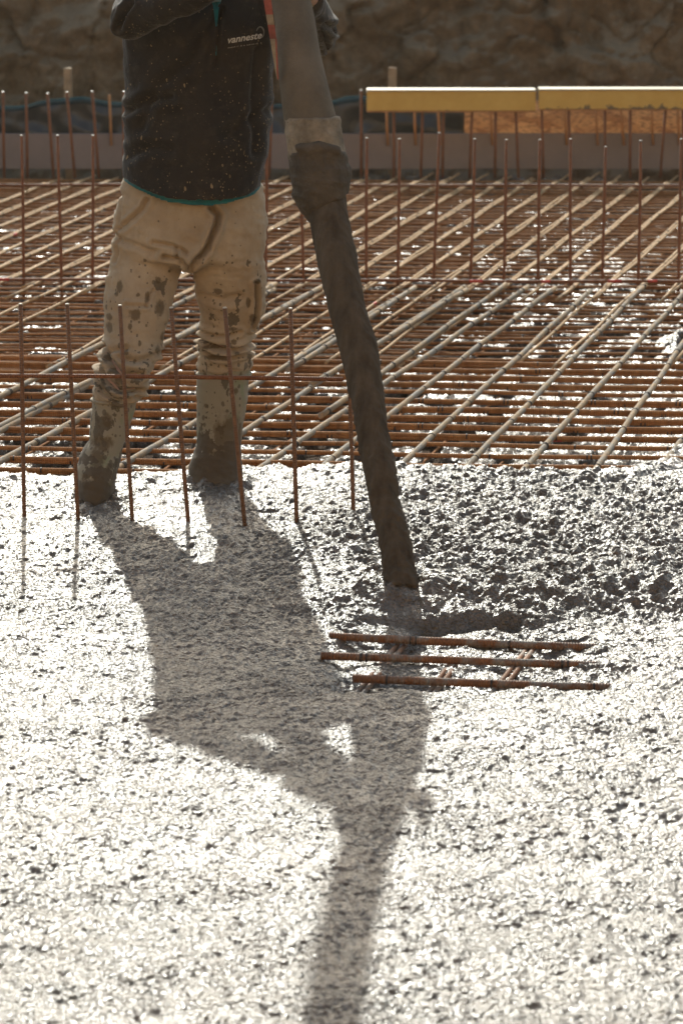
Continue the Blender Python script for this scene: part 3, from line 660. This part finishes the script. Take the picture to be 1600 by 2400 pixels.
# boots
BST = [(257, 972, 13, 18), (243, 1026, 26, 18), (236, 1068, 15, 40), (228, 1130, 60, 40), (265, 1075, 8, 12), (530, 1050, 42, 60), (515, 1105, 80, 40), (478, 975, 6, 6), (475, 900, 5, 5), (550, 940, 6, 8), (500, 895, 4, 8), (560, 900, 4, 10)]
BL = [(222, 330, 905, 8.99, .062), (217, 322, 940, 8.98, .063), (213, 309, 985, 8.97, .062), (210, 296, 1030, 8.96, .062), (190, 285, 1062, 8.95, .068), (180, 277, 1095, 8.93, .078), (182, 272, 1125, 8.92, .085), (185, 266, 1160, 8.91, .09), (186, 262, 1200, 8.90, .09)]
BR = [(468, 586, 842, 9.22, .064), (464, 586, 880, 9.22, .064), (460, 583, 915, 9.22, .064), (460, 577, 955, 9.22, .064), (461, 571, 1000, 9.22, .064), (462, 566, 1045, 9.21, .068), (446, 566, 1078, 9.20, .078), (442, 569, 1105, 9.19, .085), (448, 570, 1135, 9.18, .09), (452, 570, 1165, 9.17, .09)]
for rows, toe, hd in ((BL, (225, 1200, 8.82), -.03), (BR, (508, 1165, 9.09), .0)):
    tp = at(*toe[:2], toe[2]); heel = Vector((tp.x, toe[2] + .17, tp.z))
    foot = tube([(tp.x + hd, toe[2] - .07, -.075), (tp.x + hd * .5, toe[2] + .03, -.06), (tp.x, toe[2] + .12, -.05), (tp.x, toe[2] + .2, -.055)], [(.045, .035), (.055, .045), (.05, .055), (.04, .05)], 16)
    bo_ = remesh('boot', [lg(rows), foot], M_boot, .005, per, 3, lambda co, no: .004 * n3(np.stack([co[:, 0], co[:, 1], co[:, 2] * 1.5], -1), 14, 2) + .003 * sstep(.2, .08, co[:, 2]) * n3(co * np.array([1, 1, 2.2]), 30, 2), BST)
    xl_, xr_, y_, Y_, d_ = rows[1]; rg_ = ring(xl_ - 2, xr_ + 2, y_ - 4, Y_, d_ * 1.05, 28, 2.1); Vr, Fr = tube(rg_ + rg_[:2], .0045, 8)
    rim_ = mobj('boot_rim', Vr, Fr, M_boot); rim_.parent = bo_; rim_.matrix_parent_inverse = Matrix.Identity(4)
# t-shirt hem under the sweatshirt (teal band)
def hem_ring(y0, dz, grow): return None
def hem_drop(t):   # lower in the middle front, lifted on the right
    return 0
def skirt(rows):
    out = []
    for xl, xr, yl, ym, yr, Yc, dep in rows:
        r = ring(xl, xr, yl, Yc, dep, 64, 2.35)
        za, zm, zb = at(xl, yl, Yc).z, at((xl + xr) / 2, ym, Yc - dep).z, at(xr, yr, Yc).z; x0, x1 = r[32].x, r[0].x
        for v in r:
            f = (v.x - x0) / (x1 - x0); side = za + (zb - za) * f; fr_ = max(0, -(v.y - Yc) / dep)
            v.z = side + (zm - (za + zb) / 2) * fr_ ** 1.0 * (1 - abs(2 * f - 1.05) ** 2.6 if fr_ > 0 else 1)
        out.append(r)
    return loft(out)
remesh('tshirt_hem', [skirt([(293, 611, 380, 420, 400, YT - .012, .132), (290, 612, 423, 483, 445, YT - .012, .143)])], M_teal, .005, per, 1, lambda co, no: .002 * n3(co, 20, 2))
# sweatshirt: torso and two sleeves
YS = 9.10
tors = skirt([(289, 612, 416, 473, 437, YS, .152), (291, 620, 385, 425, 400, YS, .152), (292, 628, 335, 360, 345, YS, .150), (300, 634, 268, 285, 275, YS, .142), (294, 637, 215, 220, 220, YS, .135), (288, 640, 140, 140, 140, YS, .130), (282, 642, 70, 70, 70, YS, .128), (286, 640, 0, 0, 0, YS, .122), (296, 634, -40, -40, -40, YS, .112), (350, 610, -75, -75, -75, YS, .09), (440, 590, -100, -100, -100, YS, .07)])
shR, elR, haR = at(338, -34, 9.07), at(308, 44, 8.88), at(604, -82, 8.62)
shL, elL, haL = at(606, -34, 9.09), at(750, 82, 9.0), at(720, -20, 8.52)
def arm(sh, el, ha, f=1.):
    mid = sh.lerp(el, .5); fm = el.lerp(ha, .5)
    p = [sh + (sh - el).normalized() * .03, sh, mid, el + (el - ha).normalized() * .012, el.lerp(ha, .22), fm, el.lerp(ha, .86)]
    return tube(p, [.055 * f, .066 * f, .061 * f, .057 * f, .053 * f, .047 * f, .037 * f], 20)
sfold = [([(318, 0), (300, 20), (285, 60)], .010, .010), ([(330, 300), (360, 220), (420, 160)], .02, .006), ([(305, 262), (350, 235), (400, 225)], .016, .010), ([(520, 20), (512, 60), (508, 110), (506, 160)], .004, .005), ([(512, 40), (470, 90), (440, 150)], .02, .007),
         ([(600, 120), (592, 240), (598, 360)], .016, .006), ([(300, 370), (350, 345), (400, 350)], .018, .006), ([(620, 265), (570, 290), (530, 320)], .02, .006), ([(760, 40), (780, 55), (792, 78)], .008, .010), ([(755, 60), (765, 90), (770, 120)], .008, .006)]
def f_sw(co, no):
    s = np.stack([co[:, 0], co[:, 1], co[:, 2] * .8], -1)
    return crease(co, no, sfold, 8.97) + .009 * n3(s, 6, 3) + .003 * n3(s, 22, 2) + .001 * n3(co, 90, 2)
sweat = remesh('sweatshirt', [tors, arm(shR, elR, haR), arm(shL, elL, haL)], M_sweat, .0055, per, 4, f_sw)
# body: torso, legs, neck, head, arms and gloved hands' core in one surface
nk0, hd = at(512, -50, 9.06), at(548, -190, 8.98)
hz_ = hd.z
def headparts(c):
    ax = Vector((.25, -.95, -.28)).normalized()      # looks down at the pour
    up = Vector((.08, -.22, .97)).normalized(); sd = ax.cross(up).normalized(); up = sd.cross(ax).normalized()
    L = lambda a, b, z: c + ax * a + sd * b + up * z
    pr = []
    rows = [(-.115, .0, .03), (-.095, .012, .046), (-.06, .02, .06), (-.02, .005, .071), (.03, 0, .077), (.07, -.005, .073), (.1, -.01, .055), (.118, -.012, .02)]
    V = []; nn = 24
    dep = [.045, .062, .08, .09, .098, .092, .07, .025]
    for (z, off, w), dp in zip(rows, dep):
        for j in range(nn):
            t = 2 * math.pi * j / nn; V.append(L(off + dp * math.cos(t), w * math.sin(t), z))
    Fc = [(i * nn + j, i * nn + (j + 1) % nn, (i + 1) * nn + (j + 1) % nn, (i + 1) * nn + j) for i in range(7) for j in range(nn)] + [tuple(reversed(range(nn))), tuple(range(7 * nn, 8 * nn))]
    pr.append((V, Fc))
    pr.append(tube([L(.088, 0, .015), L(.10, 0, -.01), L(.112, 0, -.028), L(.095, 0, -.034)], [.007, .009, .013, .008], 10))      # nose
    pr.append(tube([L(.088, -.022, -.058), L(.1, 0, -.056), L(.088, .022, -.058)], [.004, .008, .004], 8))                           # lips
    pr.append(tube([L(.084, -.045, .03), L(.097, -.02, .034), L(.097, .02, .034), L(.084, .045, .03)], [.006, .009, .009, .006], 8)) # brow
    for s in (-1, 1): pr.append(tube([L(-.01, s * .076, .022), L(-.012, s * .084, .0), L(-.004, s * .076, -.026)], [(.012, .006), (.018, .008), (.01, .006)], 10))
    return pr, L
hp, HL = headparts(hd)
def hand(c, ax, side, r, k):
    """gloved hand closed round the hose: c on the hose axis, ax hose direction, side = direction of the palm"""
    ax = ax.normalized(); u = (side - ax * side.dot(ax)).normalized(); w = ax.cross(u); out = []
    A = lambda ang, h, rr: c + u * math.cos(ang) * rr + w * math.sin(ang) * rr + ax * h
    out.append(tube([A(-.75, 0, r + .020 * 1), A(-.3, 0, r + .022), A(.15, 0, r + .02), A(.45, 0, r + .016)], [(.040 * k, .016 * k)] * 4 if False else [.030 * k, .034 * k, .034 * k, .028 * k], 14))
    for i, (h, l) in enumerate(((.036, 1.45), (.013, 1.62), (-.010, 1.5), (-.032, 1.2))):
        out.append(tube([A(.3, h, r + .014), A(.3 + l * .38, h * 1.05, r + .014), A(.3 + l * .72, h * 1.05, r + .011), A(.3 + l, h, r + .008)], [.0125 * k, .0115 * k, .0105 * k, .0085 * k], 10))
    out.append(tube([A(-.5, .02, r + .018), A(-.75, .052, r + .014), A(-1.05, .066, r + .012), A(-1.3, .07, r + .010)], [.016 * k, .0135 * k, .0125 * k, .009 * k], 10))
    return out
# hose path
hose_img = [((748, 470), 8.28), ((741, 420), 8.28), ((735, 370), 8.28), ((722, 300), 8.29), ((706, 200), 8.30), ((692, 100), 8.31), ((683, 0), 8.33)]
HP = []
for (x, y), Yd in hose_img: HP.append((x, y, Yd))
hosec = [at(*p) for p in ((740, 455, 8.27), (752, 400, 8.28), (744, 350, 8.28), (728, 290, 8.29), (714, 215, 8.30), (699, 125, 8.33), (681, 0, 8.38))]
dirh = (hosec[-1] - hosec[-2]).normalized()
def shadow_to(px, py, Yd):                    # the point at depth Yd whose sun shadow falls on that photo point
    g0 = gp(px * S, py * S); t = (Yd - g0.y) / SUN.y; return g0 + SUN * t
up_pts = [shadow_to(838, 1960, 8.50), shadow_to(800, 2120, 8.56), shadow_to(766, 2352, 8.62), shadow_to(750, 2600, 8.75), shadow_to(740, 3000, 8.9)]
top_pts = [up_pts[-1] + Vector((-.08, .1, .9)), up_pts[-1] + Vector((-.25, .2, 2.2))]
hR_c = hosec[-1].lerp(up_pts[0], .42) ; hL_c = hosec[-1] + dirh * .045
handsR = hand(hR_c, up_pts[0] - hosec[-1], Vector((-.75, .8, 0)), .062, 1.0); handsL = hand(hL_c, dirh, Vector((.45, .9, 0)), .064, 1.0)
def armc(sh, el, ha): return tube([sh, sh.lerp(el, .5), el, el.lerp(ha, .5), ha], [.04, .036, .024, .028, .026], 14)
legc = lambda rows: loft([ring(xl + 14, xr - 14, y, Yc, dp * .75, 16, 2) for xl, xr, y, Yc, dp in rows])
wrR, wrL = hR_c + Vector((-.075, .10, -.01)), hL_c + Vector((.03, .115, -.02))
bodyp = [loft([ring(300, 604, 470, 9.12, .10), ring(310, 615, 300, 9.1, .1), ring(300, 625, 100, 9.1, .105), ring(330, 615, 0, 9.1, .09), ring(440, 580, -50, 9.1, .06)]),
         tube([at(512, 20, 9.09), nk0, hd + Vector((-.01, .035, -.08))], [.07, .058, .055], 16), legc(Lr), legc(Rr), legc(BL[:6]), legc(BR[:6]), armc(shR, elR, haR), armc(shL, elL, haL), tube([haR, wrR], [.03, .028], 12), tube([haL, wrL], [.03, .028], 12)] + hp + \
        hand(hR_c, up_pts[0] - hosec[-1], Vector((-.75, .8, 0)), .062, .72) + hand(hL_c, dirh, Vector((.45, .9, 0)), .064, .72)
remesh('body', bodyp, M_skin, .006, per, 2)
for nm, hh, wr, el in (('glove', handsR, wrR, elR), ('glove', handsL, wrL, elL)):
    wc_ = sum((Vector(v) for v in hh[0][0]), Vector()) / len(hh[0][0])
    remesh(nm, hh + [tube([wc_, wr, wr.lerp(el, .25)], [.032, .036, .041], 14)], M_glove, .0045, per, 2, lambda co, no: .0015 * n3(co, 60, 2))
for s in (-1, 1):
    ec = HL(.083, s * .031, .008)
    V, Fc = tube([ec + (ec - hd).normalized() * t for t in (-.011, -.006, 0, .006, .010, .0115)], [.002, .009, .0118, .010, .006, .0015], 12); mi = [0] * len(Fc)
    for i in range(36, len(Fc)): mi[i] = 1
    mobj('eye', V, Fc, [M_eye, M_iris], per, midx=mi)
hv = []
for z, off, w, dp in ((-.06, -.045, .062, .06), (-.02, -.03, .078, .08), (.03, -.015, .083, .098), (.075, -.012, .079, .1), (.108, -.012, .06, .08), (.127, -.012, .02, .03)):
    hv.append([HL(off + dp * math.cos(t), w * math.sin(t), z) for t in [2 * math.pi * j / 24 for j in range(24)]])
n_ = 24; Vh = [v for r in hv for v in r]; Fh = [(i * n_ + j, i * n_ + (j + 1) % n_, (i + 1) * n_ + (j + 1) % n_, (i + 1) * n_ + j) for i in range(5) for j in range(n_)] + [tuple(reversed(range(n_))), tuple(range(5 * n_, 6 * n_))]
remesh('hair', [(Vh, Fh)], M_hair, .006, per, 1, lambda co, no: .004 * n3(co, 50, 2))
# collar: teal inside of the open zip
remesh('collar', [tube([at(475, -58, 9.0), at(498, -20, 8.975), at(511, 12, 8.972), at(517, -18, 8.975), at(548, -62, 9.0)], [.012, .011, .006, .010, .012], 10)], M_teal, .004, per, 1)
# print on the chest
bv = BVHTree.FromObject(sweat, bpy.context.evaluated_depsgraph_get()); off0 = Vector(per.location)
def onto(px, py, lift=.0016):
    o_ = Vector((0, 0, H)); d_ = ray(px, py).normalized()
    MW = sweat.matrix_parent_inverse; o2 = o_; hit = bv.ray_cast(o2, d_)
    return (hit[0] - d_ * lift) if hit[0] else at(px, py, 8.96)
bpy.context.view_layer.update()
def text_mesh(body, size, shear=.25, xs_=1.):
    cu = bpy.data.curves.new('t', 'FONT'); cu.body = body; cu.size = size; cu.shear = shear; cu.offset = size * .022; cu.resolution_u = 3
    to = bpy.data.objects.new('t', cu); COL.objects.link(to); dg = bpy.context.evaluated_depsgraph_get(); m_ = bpy.data.meshes.new_from_object(to.evaluated_get(dg))
    V = [(v.co.x * xs_, v.co.y) for v in m_.vertices]; Fc = [tuple(p.vertices) for p in m_.polygons]; bpy.data.objects.remove(to); return V, Fc
def place(V, x0, y0, wpx, slope, mat, name, Fc):
    w = max(v[0] for v in V); s = wpx / w
    W = [onto(x0 + v[0] * s, y0 - v[1] * s + slope * v[0] * s) for v in V]
    return mobj(name, W, Fc, mat, per, smooth=False)
V, Fc = text_mesh('vanneste', 1.0); place(V, 532, 102, 82, -.155, M_logo, 'chest_lettering', Fc)
# small line of unreadable print: short worn dashes
V = []; Fc = []; x = 0; rnd_ = random.Random(5)
while x < 80:
    w = rnd_.uniform(1.4, 4.2)
    if rnd_.random() < .9:
        o_ = len(V); hh = rnd_.uniform(1.8, 3.2); V += [(x, 0), (x + w, 0), (x + w + .5, hh), (x + .5, hh)]; Fc.append((o_, o_ + 1, o_ + 2, o_ + 3))
    x += w + rnd_.choice((.5, .6, .8, 2.))
place(V, 534, 113.5, 79, -.15, M_logod, 'chest_subline', Fc)
V = []; Fc = []; NN = 26
for i in range(NN + 1):
    a_ = R(165) - R(250) * i / NN; ww = .6 + 1.5 * math.sin(math.pi * min(1, i / NN * 1.0)) * (1 - .5 * i / NN)
    for rr_ in (-ww, ww): V.append((9 + (8.6 + rr_) * math.cos(a_), 12 + (13.0 + rr_) * math.sin(a_)))
for i in range(NN): Fc.append((2 * i, 2 * i + 1, 2 * i + 3, 2 * i + 2))
mobj('chest_swirl', [onto(601 + v[0], 88 - v[1]) for v in V], Fc, M_logod, per, smooth=False)
mobj('zip_tape', [onto(x, y, .002) for x, y in ((494, -6), (521, -6), (518, 4), (497, 6), (513, 20), (501, 24), (509, 60), (505, 60), (507.5, 130), (505.5, 130))], [(0, 1, 2, 3), (3, 2, 4, 5), (5, 4, 6, 7), (7, 6, 8, 9)], M_teal, per, smooth=False)

# ------------------------------------------------------------------ the pump hose and the falling concrete
hs = empty('concrete_hose', hosec[0]); tag(hs, 'thick dusty concrete pump hose hanging from above, held by the worker', 'hose')
full = hosec[3:] + up_pts + top_pts
fine = []
for i in range(len(full) - 1):
    p0, p1, p2, p3 = full[max(i - 1, 0)], full[i], full[i + 1], full[min(i + 2, len(full) - 1)]
    for k in range(6):
        t = k / 6; fine.append(.5 * ((2 * p1) + (p2 - p0) * t + (2 * p0 - 5 * p1 + 4 * p2 - p3) * t * t + (3 * p1 - p0 - 3 * p2 + p3) * t ** 3))
fine.append(full[-1])
rads = [max(.052, .071 - .0011 * i) for i in range(len(fine))]
V, Fc = tube(fine, rads, 40); mobj('rubber_hose', V, Fc, M_hose, hs)
def pt(px, py, Yd=8.29): return at(px, py, Yd)
def ringtube(rows, n=48):
    """rows of (left px, right px, row px, depth): round cross sections fitted to the photo outline"""
    C = [pt((l + r) / 2, y, Yd) for l, r, y, Yd in rows]; RR = [abs(pt(r, y, Yd).x - pt(l, y, Yd).x) / 2 for l, r, y, Yd in rows]; return tube(C, RR, n)
remesh('end_clamp', [ringtube([(666, 796, 272, 8.29), (665, 797, 280, 8.29), (668, 801, 310, 8.285), (673, 806, 345, 8.28), (676, 812, 370, 8.28), (680, 812, 400, 8.28)])], M_sleeve, .005, hs, 1, lambda co, no: .003 * n3(co, 25, 3) + .0015 * n3(co, 90, 2))
def f_mud(co, no):
    return .0045 * n3(co * np.array([1, 1, 2.]), 13, 3) + .003 * n3(co, 45, 3)
remesh('crusted_end', [ringtube([(690, 800, 352, 8.28), (676, 812, 360, 8.275), (677, 815, 385, 8.275), (679, 823, 405, 8.275), (681, 822, 430, 8.27), (682, 817, 445, 8.27), (688, 822, 452, 8.27), (692, 820, 470, 8.27), (710, 815, 484, 8.27), (730, 806, 480, 8.27)]), tube([pt(695, 350, 8.22), pt(745, 344, 8.205), pt(795, 356, 8.22)], [.012, .016, .012], 12)], M_mud, .005, hs, 3, f_mud)
# red and white tape along the hose
tp = []
for i, (y0, y1, mi_) in enumerate(((-75, -40, 0), (-40, -10, 1), (-10, 34, 0), (34, 58, 1), (58, 91, 0), (91, 130, 1), (130, 186, 1))):
    for j in range(4):
        ya, yb = y0 + (y1 - y0) * j / 4, y0 + (y1 - y0) * (j + 1) / 4
        f = lambda y: (616 + (y + 10) * .165, 634 + (y + 10) * .135 - max(0, y - 90) * .09, 8.275)
        w = lambda y: (f(y)[0], max(f(y)[0] + 4, f(y)[1]))
        a0, a1 = w(ya); b0, b1 = w(yb); o_ = len(tp)
        tp.append(([at(a0, ya, 8.262), at(a1, ya, 8.255), at(b1, yb, 8.255), at(b0, yb, 8.262), at(a0, ya, 8.275), at(a1, ya, 8.27), at(b1, yb, 8.27), at(b0, yb, 8.275)], boxv((0, 0, 0), (1, 1, 1))[1], mi_))
        if y0 >= 91: tp.append(([at(a1 - 2.5, ya, 8.251), at(a1 + 1, ya, 8.251), at(b1 + 1, yb, 8.251), at(b1 - 2.5, yb, 8.251)], [(0, 1, 2, 3)], 0))
V, Fc, M = join(tp); mobj('striped_strap', V, Fc, [M_red, M_wht], hs, smooth=False, midx=M)
# the stream
rows = [(l_, r_, y_, 8.27 - (y_ - 462) * .57 / 913) for l_, r_, y_ in ((716, 808, 462), (722, 815, 500), (733, 826, 560), (743, 838, 614), (768, 856, 720), (796, 884, 816), (819, 899, 920), (838, 911, 1020), (855, 932, 1122), (868, 936, 1175), (879, 951, 1224), (890, 966, 1290), (894, 976, 1345), (890, 984, 1385))]
rr2 = []
for i in range(len(rows) - 1):
    for k in range(4): rr2.append(tuple(a_ + (b_ - a_) * k / 4 for a_, b_ in zip(rows[i], rows[i + 1])))
rr2.append(rows[-1])
st = remesh('concrete_stream', [ringtube(rr2)], M_stream, .005, None, 2, lambda co, no: .004 * n3(co * np.array([1, 1, .12]), 40, 2) + .0014 * n3(co * np.array([1, 1, .4]), 14, 2) + (.35 + .65 * sstep(.7, .1, co[:, 2])) * .0048 * n3(co, 75, 2))
tag(st, 'thick brown stream of wet concrete pouring from the hose onto the slab', 'concrete stream')

# ------------------------------------------------------------------ thin warm haze added to lift the blacks like faded film, one closed box round everything near
V, Fc = boxv((-12, -4, -1.5), (12, 40, 8)); hz_o = mobj('haze', V, Fc, [], smooth=False)
hm = bpy.data.materials.new('fade_haze'); hm.use_nodes = True; hn = hm.node_tree; hn.nodes.clear()
ho = hn.nodes.new('ShaderNodeOutputMaterial'); hv_ = hn.nodes.new('ShaderNodeVolumePrincipled'); hn.links.new(hv_.outputs[0], ho.inputs['Volume'])
hv_.inputs['Color'].default_value = (1, .86, .66, 1); hv_.inputs['Density'].default_value = .0009; hv_.inputs['Anisotropy'].default_value = .3
hz_o.data.materials.append(hm); tag(hz_o, kind='stuff', label='thin warm haze added over the site to lift dark tones')
